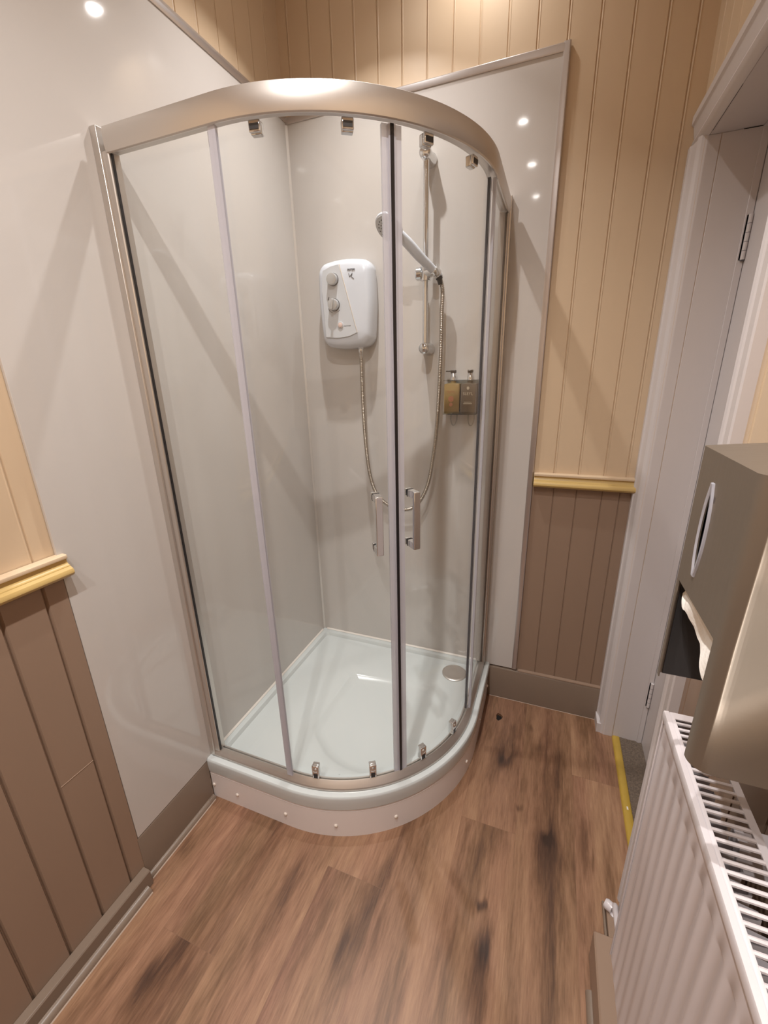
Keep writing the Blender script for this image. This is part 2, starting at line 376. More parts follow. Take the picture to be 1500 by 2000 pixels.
# skirtings
bm = B(); extr(bm, [(.886, -.0005, 0), (.886, -.018, 0), (.886, -.018, .155), (.886, -.015, .162), (.886, -.0005, .163)], (XR - .886 - .002, 0, 0))
struct(obj('baseboard_back', bm, 'skirt', bevel=.001))
bm = B(); extr(bm, [(1.02, -.001, .1635), (1.02, -.016, .1635), (1.02, -.0155, .168), (1.02, -.001, .170)], (.345, 0, 0)); struct(obj('trim_4', bm, 'brown'))
bm = B(); extr(bm, [(.0005, -.892, 0), (.013, -.892, 0), (.013, -.892, .160), (.011, -.892, .166), (.0005, -.892, .168)], (0, -(PL_ - .892) - .004, 0))
struct(obj('baseboard_left', bm, 'skirt'))
def qround(x, y0, y1, r, name, z=0, sgn=1, m='skirt'):
    bm = B(); pts = [(x, y0, z)] + [(x + sgn * r * math.cos(a * PI / 12), y0, z + r * math.sin(a * PI / 12)) for a in range(7)]
    extr(bm, pts, (0, y1 - y0, 0)); return struct(obj(name, bm, m, smooth=60))
qround(.013, -.895, -1.178, .014, 'trim_5')
bm = B(); extr(bm, [(.0125, -1.186, 0), (.040, -1.186, 0), (.040, -1.186, .054), (.037, -1.186, .058), (.0125, -1.186, .058)], (0, YF + 1.19, 0))
struct(obj('baseboard_left', bm, 'skirt', bevel=.001))
qround(.040, -1.205, YF, .018, 'trim_6')
# pale caulk lines along the floor edge of the left beading
for i, (xa, ya, yb_) in enumerate(((.0265, -.90, -1.178), (.0575, -1.206, YF))):
    bm = B(); extr(bm, [(xa, ya, 0), (xa + .0032, ya, 0), (xa + .0005, ya, .0028)], (0, yb_ - ya, 0)); struct(obj('trim_%d' % (12 + i), bm, 'caulk'))
bm = B(); extr(bm, [(.90, -.0178, 0), (.90, -.0192, 0), (.90, -.0181, .0012)], (XR - .91, 0, 0)); struct(obj('trim_14', bm, 'caulk'))
# right skirting (boxed out) and the short low length of beading before it
bm = B(); extr(bm, [(XR - .001, -.905, 0), (1.284, -.905, 0), (1.284, -.905, .096), (1.288, -.905, .100), (XR - .001, -.905, .100)], (0, YF + .92, 0))
struct(obj('baseboard_right', bm, 'brown', bevel=.001))
qround(1.284, -.985, YF, .013, 'trim_7', sgn=-1)
bm = B(); box(bm, 1.333, XR - .001, -.904, -.775, 0, .028); struct(obj('trim_8', bm, 'brown', bevel=.002))
bm = B(); box(bm, 1.326, 1.332, -.90, -.765, 0, .012); struct(obj('trim_9', bm, 'skirt', bevel=.001))

# ------------------------------------------------------------------ doorway
# architraves: profile across y (0..-0.095), x is the face
def arch(bm, ya, yb, z0, z1):
    t = lambda f: ya + (yb - ya) * f
    pts = [(0, XR), (0, 1.366), (.04, 1.363), (.27, 1.363), (.31, 1.367), (.35, 1.369), (.62, 1.373), (.70, 1.376), (.74, 1.372), (.82, 1.370), (.90, 1.374), (.95, 1.378), (.98, 1.386), (1, 1.3905), (1, 1.3925), (.9, 1.3925)]
    extr(bm, [(x, t(f), z0) for f, x in pts], (0, 0, z1 - z0))
bm = B(); arch(bm, -.0012, JY, 0.0, LZ + .005)
box(bm, 1.360, XR, -.088, -.0012 - .0, 0, .045)
t = lambda f: LZ + (1 - f) * .088
pts = [(0, XR), (0, 1.366), (.04, 1.363), (.27, 1.363), (.31, 1.367), (.35, 1.369), (.62, 1.373), (.70, 1.376), (.74, 1.372), (.82, 1.370), (.90, 1.374), (.95, 1.378), (.98, 1.386), (1, 1.3905), (1, 1.3925), (.9, 1.3925)]
extr(bm, [(x, -.0012, t(f)) for f, x in pts], (0, JN - .09, 0))
arch(bm, JN - .0885, JN, 0, LZ + .005)
struct(obj('trim_10', bm, 'trimwhite', smooth=30))
# linings
bm = B()
box(bm, 1.3915, 1.421, JY, JY + .03, .0, LZ); box(bm, 1.4225, JX + .04, JY, JY + .03, .0, LZ); 
box(bm, 1.3935, JX + .04, JY + .03, JN - .03, LZ + .0005, LZ + .03)
box(bm, 1.3935, JX + .04, JN, JN - .03, 0, LZ)
box(bm, 1.512, JX - .001, JY - .004, JY, 0, LZ); box(bm, 1.512, JX - .001, JN, JY, LZ - .004, LZ)
struct(obj('trim_11', bm, 'trimwhite', bevel=.001))
bm = B(); box(bm, 1.3926, 1.3936, -.33, -.12, LZ - .0004, LZ + .002); box(bm, 1.47, 1.511, -.0962, -.0946, LZ - .0012, LZ + .001); struct(obj('trim_15', bm, 'pit'))
# filler behind the gaps
bm = B(); box(bm, 1.40, 1.60, JY + .031, .10, 0, CEIL); box(bm, 1.53, 1.62, JN - .2, .10, LZ + .03, CEIL); box(bm, 1.53, 1.60, JN - .3, JN - .031, 0, CEIL)
struct(obj('wall_right', bm, 'plaster'))
# door leaf
door = bpy.data.objects.new('door_1', None); COL.objects.link(door); door.location = (JX, (JY + JN) / 2, 0); door['kind'] = 'structure'; door.empty_display_size = .05
y0, y1 = JY - .003, JN + .003
bm = B(); box(bm, JX, JX + .04, y0 - .115, y0, .006, LZ - .006); box(bm, JX, JX + .04, y1, y1 + .115, .006, LZ - .006); box(bm, JX, JX + .04, y1 + .115, y0 - .115, LZ - .12, LZ - .006)
obj('door_frame', bm, 'trimwhite', door, bevel=.0015, label='white painted stile and rails')
bm = B(); Pd = lambda u, d, z: (JX + .012 - d, -u, z)
boards(bm, Pd, [.03 + .0875 * k for k in range(9)], -y0 + .1145, -y1 - .1145, 1.06, LZ - .119, thick=.015)
obj('upper_panel', bm, 'cream', door, smooth=20, label='cream boarded upper panel')
bm = B(); boards(bm, Pd, [.03 + .0875 * k for k in range(9)], -y0 + .1145, -y1 - .1145, .006, 1.06, False, thick=.015)
obj('lower_panel', bm, 'brown', door, smooth=20, label='brown boarded lower panel')
for zc in (1.825, .25):
    bm = B(); tube(bm, [(JX - .006, JY - .0085, zc - .056), (JX - .006, JY - .0085, zc + .056)], .0055, 12)
    box(bm, JX - .014, JX + .002, JY - .004, JY - .001, zc - .056, zc + .056)
    h = obj('hinge', bm, 'trimwhite', door, label='white overpainted butt hinge')
    bm = B()
    for k in range(1, 5): lathe(bm, [(.0058, -.0006), (.0058, .0006)], (JX - .006, JY - .0085, zc - .056 + k * .0224), (0, 0, 1), 12)
    lathe(bm, [(.004, -.003), (.006, 0)], (JX - .006, JY - .0085, zc - .056), (0, 0, 1), 12)
    obj('knuckle_joint', bm, 'grey', h, label='dark line between hinge knuckles')
# carpet in the doorway and yellow threshold strip
bm = B(); ny, nx = 90, 14; g = []
for i in range(nx + 1):
    g.append([bm.verts.new((1.448 + (JX + .03 - 1.448) * i / nx, JY + (JN - JY) * j / ny, .006 + random.uniform(-.0018, .0018))) for j in range(ny + 1)])
for i in range(nx):
    for j in range(ny): bm.faces.new((g[i][j], g[i + 1][j], g[i + 1][j + 1], g[i][j + 1]))
e = [bm.verts.new(p) for p in ((1.448, JY, .0), (JX + .03, JY, .0), (JX + .03, JN, .0), (1.448, JN, .0))]; bm.faces.new(e)
for a, b, c, d in ((0, 1, 0, 0),): pass
tag(obj('carpet', bm, 'carpet'), 'grey-brown flecked carpet lying in the doorway beside the yellow strip', 'carpet')
bm = B(); extr(bm, [(1.4205, JY - .001, 0), (1.4225, JY - .001, .0065), (1.428, JY - .001, .0095), (1.446, JY - .001, .0095), (1.4495, JY - .001, .006), (1.4495, JY - .001, 0)], (0, JN - JY + .002, 0))
strip = tag(obj('threshold_strip', bm, 'yellowstrip', smooth=50), 'worn yellow painted threshold strip across the doorway at the edge of the wood floor', 'threshold strip')
bm = B(); box(bm, 1.433, 1.438, -.436, -.424, .0095, .0103); obj('chipped_paint', bm, 'silicone', strip, label='pale chip in the yellow paint')

# ------------------------------------------------------------------ shower wall panels
lp = thing('shower_wall_panel', 'large glossy off-white wall panel on the left wall, its front edge beside the yellow rail', 'wall panel', (0, -PL_ / 2, .17), 'glossy shower wall panels')
bm = B(); box(bm, .0025, .011, -PL_, -.0005, .1695, PT - .004); obj('panel_sheet', bm, 'panel', lp, bevel=.0008)
bm = B(); extr(bm, [(.0025, 0, PT - .008), (.0135, 0, PT - .008), (.0145, 0, PT - .004), (.0145, 0, PT + .008), (.0125, 0, PT + .013), (.0025, 0, PT + .028)], (0, -PL_, 0))
obj('edge_trim', bm, 'alutrim', lp, label='silver trim along the top edge')
bp_ = thing('shower_wall_panel', 'glossy off-white wall panel on the back wall, framed by silver trim on its right side', 'wall panel', (PW / 2, 0, .17), 'glossy shower wall panels')
bm = B(); box(bm, .0120, PW - .002, -.011, -.0025, .1705, PT - .004); obj('panel_sheet', bm, 'panel', bp_, bevel=.0008)
bm = B(); extr(bm, [(0, -.0025, PT - .014), (0, -.0135, PT - .014), (0, -.0145, PT - .010), (0, -.0145, PT + .006), (0, -.012, PT + .009), (0, -.0025, PT + .010)], (PW, 0, 0))
extr(bm, [(PW - .016, -.0025, .1705), (PW - .016, -.0135, .1705), (PW - .011, -.0150, .1705), (PW + .001, -.0150, .1705), (PW + .004, -.012, .1705), (PW + .004, -.0025, .1705)], (0, 0, PT + .010 - .1705))
obj('edge_trim', bm, 'alutrim', bp_, label='silver trim along the top and right edges')
bm = B(); extr(bm, [(.0112, -.0112, .18), (.0185, -.0114, .18), (.0168, -.0135, .18), (.0135, -.0168, .18), (.0114, -.0185, .18)], (0, 0, PT - .196)); obj('corner_strip', bm, 'strip', bp_, label='thin silver strip in the corner')

# ------------------------------------------------------------------ shower tray
def rrect(x0, x1, y0, y1, radii, z, k=10, kc=36):
    """loop round a rectangle, corners: (x0,y1) (x1,y1) (x1,y0) (x0,y0) = back-left, back-right, front-right, front-left"""
    pts = []
    C = [((x0, y1), 180, 90, radii[0], (1, -1), k), ((x1, y1), 90, 0, radii[1], (-1, -1), k), ((x1, y0), 0, -90, radii[2], (-1, 1), kc), ((x0, y0), -90, -180, radii[3], (1, 1), k)]
    for (cx, cy), a0, a1, r, (sx, sy), kk in C:
        ox, oy = cx + sx * r, cy + sy * r
        for i in range(kk + 1):
            a = math.radians(a0 + (a1 - a0) * i / kk); pts.append((ox + r * math.cos(a), oy + r * math.sin(a), z))
    return pts
TW = .892; TR = .545; e_ = .0005; g_ = .0115
def tray_loop(d, z, dw=None, rmin=.004):
    dw = d if dw is None else dw
    return rrect(g_ + dw, TW - d, -(TW - d), -g_ - dw, (max(rmin, dw * .6), max(rmin, dw * .6), TR - d, max(rmin, d * .6)), z)
tray = thing('shower_tray', 'white quadrant shower tray with curved front standing in the corner', 'shower tray', (.45, -.45, 0))
bm = B()
loops = [tray_loop(.004, .120, 0), tray_loop(0, .124, 0), tray_loop(-.002, .150, 0), tray_loop(-.002, .170, 0), tray_loop(-.001, .1755, 0), tray_loop(.002, .1790, .0), tray_loop(.010, .1800, .001), tray_loop(.019, .1795, .003), tray_loop(.021, .1770, .006),
         tray_loop(.024, .1768, .012), tray_loop(.045, .1775, .020), tray_loop(.052, .1770, .026), tray_loop(.057, .170, .030), tray_loop(.060, .1625, .033), tray_loop(.066, .1605, .040), tray_loop(.085, .1600, .06), tray_loop(.10, .1595, .09)]
base = loops[-1]; cx, cy = .52, -.46
def inner(r, z, mix=1.0, ax=1.0, ay=1.0):
    out = []
    for i, (x, y, _) in enumerate(base):
        a = math.atan2(y - cy, x - cx); tx, ty = cx + r * ax * math.cos(a), cy + r * ay * math.sin(a)
        out.append((x + (tx - x) * mix, y + (ty - y) * mix, z))
    return out
loops += [inner(.31, .1585, .7), inner(.285, .1570), inner(.272, .1500), inner(.255, .1400), inner(.235, .1365), inner(.10, .1350), inner(.012, .135)]
loft(bm, loops, True, False, True); obj('tray_basin', bm, 'acrylic', tray, smooth=32)
# plinth below the lip
bm = B()
def plinth(d, z): return [(x, y, z) for x, y, z_ in rrect(g_, TW - d, -(TW - d), -.019, (.002, .002, TR - d, .002), z)]
loft(bm, [plinth(.003, .0), plinth(.003, .112), plinth(.0050, .1125), plinth(.0050, .1140), plinth(.003, .1145), plinth(.003, .1190), plinth(.010, .1200)], True, True, True)
obj('plinth_panel', bm, 'apron', tray, smooth=50, label='pale plinth panel under the tray lip')
def on_quad(s, d=0):
    """s = arc length from left wall along the outer edge offset inward by d -> (x, y, nx, ny)"""
    Wd = TW - d; R = TR - d; st = Wd - R - 0; A = R * PI / 2
    cx_ = Wd - R
    if s < cx_: return (s, -Wd, 0, -1)
    if s < cx_ + A:
        a = -PI / 2 + (s - cx_) / R; return (cx_ + R * math.cos(a), -cx_ + R * math.sin(a), math.cos(a), math.sin(a))
    return (Wd, -cx_ + (s - cx_ - A), 1, 0)
def ang_s(x, y):
    c0 = TW - TR
    if x < c0: return x
    a = math.atan2(y + c0, x - c0)
    if a > 0: return c0 + TR * PI / 2 + (y + c0)
    return c0 + TR * (a + PI / 2)
for (x, y, z) in ((.022, -.898, .060), (.126, -.898, .052), (.330, -.895, .052), (.512, -.870, .050), (.690, -.770, .052), (.866, -.475, .055), (.884, -.252, .055), (.886, -.035, .058)):
    px_, py_, nx_, ny_ = on_quad(ang_s(x, y), .003)
    bm = B(); lathe(bm, [(.0062, -.001), (.0062, .0022), (.0050, .0040), (.0025, .0050), (0, .0053)], (px_, py_, z), (nx_, ny_, 0), 16)
    obj('screw_cap', bm, 'cap', tray, label='small cream screw cap')
bm = B(); lathe(bm, [(.056, 0), (.056, .003), (.052, .0052), (.046, .0060), (.042, .0052), (.020, .0060), (0, .0064)], (.748, -.118, .1598), (0, 0, 1), 40)
obj('waste_cover', bm, 'alu', tray, label='round grey metal waste cover')
# silicone bead against the floor and walls
bm = B(); extr(bm, [(.0112, -.03, .1775), (.0175, -.03, .1790), (.0112, -.03, .1850)], (0, -.84, 0)); extr(bm, [(.03, -.0112, .1775), (.03, -.0175, .1790), (.03, -.0112, .1850)], (.84, 0, 0))
obj('sealant_bead', bm, 'silicone', tray, label='white sealant along the walls')

# ------------------------------------------------------------------ shower enclosure
EW = .868; EC = .35       # outer line of the frame, centre of the curve
enc = thing('shower_enclosure', 'curved glass shower enclosure in an aluminium frame standing on the white tray', 'shower enclosure', (.45, -.45, .18))
def qpath(Wd, a0=None, a1=None, start=.013, end=-.013, n=48):
    """points along the frame line at offset Wd; straight + arc + straight"""
    R = Wd - EC; pts = []
    if a0 is None: pts += [(start, -Wd), (EC * .5, -Wd)]; a0 = -90
    full = a1 is None; a1_ = 0 if full else a1
    for i in range(n + 1):
        a = math.radians(a0 + (a1_ - a0) * i / n); pts.append((EC + R * math.cos(a), -EC + R * math.sin(a)))
    if full: pts += [(Wd, -EC * .5), (Wd, end)]
    return pts
def sweep(bm, prof, **kw):
    loops = [[(x, y, z) for x, y in qpath(Wd, **kw)] for Wd, z in prof]
    T = list(zip(*loops)); loft(bm, [list(l) for l in T], True, True, True)
bm = B(); sweep(bm, [(EW - .034, 1.992), (EW - .034, 2.034), (EW - .030, 2.037), (EW - .006, 2.038), (EW - .001, 2.035), (EW + .0015, 2.026), (EW + .002, 2.010), (EW + .001, 1.994), (EW - .001, 1.986), (EW - .004, 1.984), (EW - .008, 1.985), (EW - .0085, 1.992)], start=.046, end=-.046)
obj('top_rail', bm, 'alu', enc, smooth=40, label='wide curved aluminium top rail')
bm = B(); sweep(bm, [(EW - .036, .1782), (EW - .036, .190), (EW - .033, .200), (EW - .028, .200), (EW - .027, .190), (EW - .019, .190), (EW - .0185, .206), (EW - .0165, .2075), (EW - .0145, .2055), (EW - .001, .189), (EW + .002, .185), (EW + .002, .1782)], start=.030, end=-.030)
obj('bottom_rail', bm, 'alu', enc, smooth=40, label='low curved aluminium bottom rail')
# wall profiles (left on the left panel, right on the back panel)
def wallprof(sw):
    f = (lambda x, y, z: (x, y, z)) if not sw else (lambda x, y, z: (-y, -x, z))
    bm = B(); extr(bm, [f(.0113, -EW - .003, .181), f(.030, -EW - .003, .181), f(.031, -EW - .001, .181), f(.031, -EW + .036, .181), f(.030, -EW + .038, .181), f(.0113, -EW + .038, .181)], (0, 0, 2.040 - .181))
    o = obj('wall_profile', bm, 'alu', enc, bevel=.001, label='upright aluminium wall channel')
    bm = B(); extr(bm, [f(.0316, -EW + .002, .203), f(.048, -EW + .002, .203), f(.050, -EW + .004, .203), f(.050, -EW + .010, .203), f(.0505, -EW + .016, .203), f(.0505, -EW + .032, .203), f(.0316, -EW + .034, .203)], (0, 0, 1.990 - .203))
    obj('inner_profile', bm, 'alu', o, label='narrower inner frame upright')
    return o
wallprof(False); wallprof(True)
# fixed glass
def flat_glass(sw):
    f = (lambda x, y: (x, y)) if not sw else (lambda x, y: (-y, -x))
    x0, x1 = .050, .352; ya, yb = -EW + .008, -EW + .014
    def bx(bm, a, b, c, d, z0, z1):
        p = [f(a, c), f(b, c), f(b, d), f(a, d)]; extr(bm, [(x, y, z0) for x, y in p], (0, 0, z1 - z0))
    bm = B(); bx(bm, x0, x1, ya, yb, .200, 1.994)
    o = obj('fixed_glass_panel', bm, 'glass', enc, label='narrow fixed glass side panel')
    bm = B(); bx(bm, x0, x0 + .0022, ya - .0004, yb + .0004, .203, 1.986); obj('gasket', bm, 'black', o, label='thin dark gasket line')
    bm = B(); bx(bm, x1 - .001, x1 + .003, ya - .0005, yb + .0005, .203, 1.984); bx(bm, x1 - .016, x1 + .003, ya - .0016, ya - .0002, .203, 1.984)
    obj('seal', bm, 'seal', o, label='translucent seal strip')
flat_glass(False); flat_glass(True)
# sliding curved doors
DW = EW - .020; DT = .006
def arcpt(a, Wd): a = math.radians(a); R = Wd - EC; return (EC + R * math.cos(a), -EC + R * math.sin(a))
def arc_solid(bm, a0, a1, Wi, Wo, z0, z1, n=24):
    pts = [arcpt(a0 + (a1 - a0) * i / n, Wo) for i in range(n + 1)] + [arcpt(a1 + (a0 - a1) * i / n, Wi) for i in range(n + 1)]
    lo = [(x, y, z0) for x, y in pts]; hi = [(x, y, z1) for x, y in pts]; m_ = 2 * (n + 1)
    a = [bm.verts.new(p) for p in lo]; b = [bm.verts.new(p) for p in hi]
    for i in range(m_): bm.faces.new((a[i], a[(i + 1) % m_], b[(i + 1) % m_], b[i]))
    for i in range(n):
        bm.faces.new((a[i], a[i + 1], a[m_ - 2 - i], a[m_ - 1 - i])); bm.faces.new((b[i], b[i + 1], b[m_ - 2 - i], b[m_ - 1 - i]))
DEG = 180 / PI / (DW - EC)     # degrees per metre along the door
MID = -46.9
def handle(ang, parent):
    zt, zb = 1.186, 1.022; a = math.radians(ang); n_ = Vector((math.cos(a), math.sin(a), 0)); t_ = Vector((-n_.y, n_.x, 0))
    x, y = arcpt(ang, DW); P0 = Vector((x, y, 0)); w = .0095
    bm = B()
    def blk(d0, d1, z0, z1, hw=w):
        pts = [P0 + n_ * d + t_ * s_ for d, s_ in ((d0, -hw), (d1, -hw), (d1, hw), (d0, hw))]
        extr(bm, [(q.x, q.y, z0) for q in pts], (0, 0, z1 - z0))
    blk(.031, .041, zb, zt); 
    blk(.0028, .031, zt - .019, zt); blk(.0028, .031, zb, zb + .019)
    h = obj('handle', bm, 'chrome', parent, bevel=.0018, label='square chrome bar handle')
    for za in (zt - .019, zb):
        bm = B(); blk(.0, .0026, za - .0005, za + .0195, w + .0003); obj('washer', bm, 'black', h, label='dark washer')
        bm = B(); blk(-.0165, -.0065, za, za + .019); obj('inner_fixing', bm, 'chrome', h, bevel=.001)
def roller(ang, top, parent):
    a = math.radians(ang); n_ = Vector((math.cos(a), math.sin(a), 0)); t_ = Vector((-n_.y, n_.x, 0)); x, y = arcpt(ang, DW); P0 = Vector((x, y, 0))
    bm = B()
    def blk(d0, d1, z0, z1, hw):
        pts = [P0 + n_ * d + t_ * s_ for d, s_ in ((d0, -hw), (d1, -hw), (d1, hw), (d0, hw))]
        extr(bm, [(q.x, q.y, z0) for q in pts], (0, 0, z1 - z0))
    if top:
        blk(.0002, .008, 1.962, 1.983, .0125); blk(-.014, .0004, 1.960, 1.983, .0122)
        r = obj('roller', bm, 'chrome', parent, bevel=.002, label='chrome roller block under the top rail')
        bm = B(); blk(.0081, .0092, 1.966, 1.976, .010); obj('roller_cap', bm, 'darkin', r)
    else:
        blk(.0002, .0075, .2100, .262, .0120); blk(-.0125, .0004, .2100, .262, .0115)
        r = obj('roller', bm, 'chrome', parent, bevel=.002, label='chrome bottom roller clip')
        bm = B(); q = P0 + n_ * .007; lathe(bm, [(.0075, 0), (.0075, .003), (.004, .0045), (0, .0045)], (q.x, q.y, .246), n_, 16); obj('roller_button', bm, 'chrome', r)
        bm = B(); blk(.0075, .0082, .2125, .231, .007); obj('roller_recess', bm, 'black', r)
for side in (-1, 1):
    a_in = MID + side * .9; a_out = -94.0 if side < 0 else 0.5
    if side < 0: a_out = -93.0
    bm = B(); arc_solid(bm, a_in, a_out, DW - DT, DW, .2035, 1.984, 40)
    d = obj('sliding_door', bm, 'glass', enc, smooth=20, label='left curved sliding glass door' if side < 0 else 'right curved sliding glass door')
    # seal at the meeting edge, seal at the rear edge
    bm = B(); arc_solid(bm, MID + side * .55, MID + side * 2.6, DW - DT - .0012, DW + .0016, .205, 1.983, 3); obj('edge_seal', bm, 'seal', d, label='milky vertical edge seal')
    bm = B(); arc_solid(bm, MID + side * .50, MID + side * .95, DW - DT - .004, DW + .004, .205, 1.983, 1); obj('seal_bead', bm, 'seal', d)
    if side < 0:
        bm = B(); arc_solid(bm, MID - .48, MID + .42, DW - DT - .006, DW + .005, .2045, 1.9835, 2); obj('magnetic_strip', bm, 'black', d, label='black magnetic closing strip')
    bm = B(); arc_solid(bm, a_out, a_out - side * 1.9, DW - DT - .002, DW + .001, .205, 1.983, 3); obj('rear_seal', bm, 'seal', d, label='milky rear seal strip')
    bm = B(); arc_solid(bm, a_out - side * 1.95, a_out - side * 2.25, DW - DT - .001, DW + .0005, .205, 1.983, 1); obj('seal_edge', bm, 'grey' if side < 0 else 'black', d, label='thin dark seal edge')
    handle(-53.8 if side < 0 else -42.3, d)
    for an in ((-79.6, -57.8) if side < 0 else (-36.6, -17.8)):
        roller(an, True, d); roller(an - .3, False, d)

# ------------------------------------------------------------------ electric shower unit
BX0, BX1, BZ0, BZ1 = .150, .370, 1.598, 1.893; yb = -.0112
unit = thing('electric_shower', 'white electric shower unit with two dials on the back wall inside the enclosure', 'electric shower', (.26, yb, 1.6))
def unit_loop(ins, y, arch_=.014, n=12, r=.030):
    x0, x1, z0, z1 = BX0 + ins, BX1 - ins, BZ0 + ins, BZ1 - ins; r = max(.004, r - ins * .5); pts = []
    for (cx_, cz_, a0) in ((x1 - r, z1 - r, 0), (x0 + r, z1 - r, 90), (x0 + r, z0 + r, 180), (x1 - r, z0 + r, 270)):
        for i in range(n + 1):
            a = math.radians(a0 + 90 * i / n); pts.append([cx_ + r * math.cos(a), cz_ + r * math.sin(a)])
    out = []
    # densify straight edges
    P2 = []
    for i in range(len(pts)):
        a, b = pts[i], pts[(i + 1) % len(pts)]; d_ = math.dist(a, b); k = max(1, int(d_ / .02)) if d_ > .03 else 1
        for s_ in range(k): P2.append((a[0] + (b[0] - a[0]) * s_ / k, a[1] + (b[1] - a[1]) * s_ / k))
    xm = (BX0 + BX1) / 2; hw = (BX1 - BX0) / 2; zm = (BZ0 + BZ1) / 2; hz = (BZ1 - BZ0) / 2
    for x, z in P2:
        fx = (x - xm) / hw; fz = (z - zm) / hz
        z2 = z + fz * arch_ * (1 - fx * fx); x2 = x + fx * (.006 * (1 - fz * fz)) - fx * .006 * max(0, -fz)
        out.append((x2, y, z2))
    return out
base_n = len(unit_loop(.0, 0))
def ul(ins, y):
    # same vertex count for each inset: build from inset 0 and shrink towards the middle
    L0 = unit_loop(0, y); xm = (BX0 + BX1) / 2; zm = (BZ0 + BZ1) / 2; hw = (BX1 - BX0) / 2; hz = (BZ1 - BZ0) / 2
    return [(xm + (x - xm) * (1 - ins / hw), y, zm + (z - zm) * (1 - ins / hz)) for x, _, z in L0]
bm = B(); loft(bm, [ul(.010, yb), ul(.010, yb - .006), ul(.002, yb - .009), ul(0, yb - .014), ul(.0, yb - .045), ul(.002, yb - .062), ul(.007, yb - .074), ul(.014, yb - .081), ul(.024, yb - .085), ul(.05, yb - .088), ul(.09, yb - .089)])
obj('casing', bm, 'plastic', unit, smooth=60)
YFc = yb - .0895
# face plate, the area left of the diagonal line
bm = B(); fp = [(.178, 1.60 + .03), (.176, 1.70), (.172, 1.80), (.180, 1.868), (.215, 1.880), (.249, 1.884), (.315, 1.640), (.28, 1.628), (.23, 1.624)]
extr(bm, [(x, YFc - .0002, z) for x, z in fp], (0, -.0012, 0)); obj('face_plate', bm, 'face', unit, bevel=.001, label='pale grey control face')
bm = B(); extr(bm, [(.2505, YFc, 1.884), (.2535, YFc, 1.884), (.3185, YFc, 1.640), (.3165, YFc, 1.640)], (0, -.0022, 0)); obj('accent_line', bm, 'cap', unit, label='slanting bright accent line')
def dial(x, z, ridge):
    bm = B(); lathe(bm, [(.0228, 0), (.0228, .0018), (.0220, .002)], (x, YFc - .001, z), (0, -1, 0), 36); o = obj('dial', bm, 'grey', unit, label='dark ring round the dial')
    bm = B(); lathe(bm, [(.021, 0), (.021, .014), (.0195, .0165), (.015, .0175), (0, .0178)], (x, YFc - .0045, z), (0, -1, 0), 36); obj('dial_knob', bm, 'dial', o, label='silver round knob')
    if ridge:
        bm = B(); y_ = YFc - .0218; a = math.radians(8); pts = [(-.005, -.019), (.005, -.019), (.004, .019), (-.004, .019)]
        extr(bm, [(x + u * math.cos(a) + v * math.sin(a), y_, z + v * math.cos(a) - u * math.sin(a)) for u, v in pts], (0, -.007, 0)); obj('grip_ridge', bm, 'dial', o, bevel=.002)
dial(.224, 1.834, False); dial(.224, 1.745, True)
bm = B(); lathe(bm, [(.0125, 0), (.0125, .003), (.0105, .0036), (.0100, .0020)], (.246, YFc - .001, 1.671), (0, -1, 0), 24); sb = obj('start_button', bm, 'face', unit)
bm = B(); lathe(bm, [(.0095, 0), (.0095, .003), (.006, .0042), (0, .0045)], (.246, YFc - .002, 1.671), (0, -1, 0), 24); obj('button_cap', bm, 'pinkbtn', sb, label='pale pink push button')
text_mesh(None, 'TRITON', .0088, (.300, yb - .0885, 1.862), (1, 0, 0), (0, 0, 1), 'grey', 'brand_lettering', unit, .0012)
bm = B(); 
for (xa, za, xb, zb) in ((.290, 1.850, .293, 1.838), (.293, 1.838, .305, 1.849), (.305, 1.849, .300, 1.838), (.300, 1.838, .311, 1.830)):
    d_ = Vector((xb - xa, 0, zb - za)).normalized(); n_ = Vector((-d_.z, 0, d_.x)) * .0009; A = Vector((xa, yb - .0885, za)); C_ = Vector((xb, yb - .0885, zb)); extr(bm, [A - n_, C_ - n_, C_ + n_, A + n_], (0, -.0012, 0))
obj('brand_mark', bm, 'grey', unit)
text_mesh(None, 'start/stop', .0075, (.2755, YFc - .0012, 1.667), (1, 0, 0), (0, 0, 1), 'black', 'button_lettering', unit, .0004)
bm = B(); extr(bm, [(.196, YFc - .0014, 1.764), (.1985, YFc - .0014, 1.7625), (.203, YFc - .0014, 1.7735), (.2005, YFc - .0014, 1.775)], (0, -.0006, 0))
obj('temperature_mark', bm, 'black', unit)
for a0, a1, r_ in ((200, 250, .029), (290, 320, .028)):
    bm = B()
    pts = [(.224 + r_ * math.cos(math.radians(a)), 1.745 + r_ * math.sin(math.radians(a))) for a in range(a0, a1 + 1, 5)]
    pts += [(.224 + (r_ + .0013) * math.cos(math.radians(a)), 1.745 + (r_ + .0013) * math.sin(math.radians(a))) for a in range(a1, a0 - 1, -5)]
    extr(bm, [(x, YFc - .0014, z) for x, z in pts], (0, -.0005, 0)); obj('dial_marking', bm, 'grey', unit)
bm = B(); lathe(bm, [(.013, 0), (.013, .008), (.010, .011), (.010, .016)], (.309, -.055, 1.597), (0, 0, -1), 20); obj('hose_outlet', bm, 'plastic', unit)

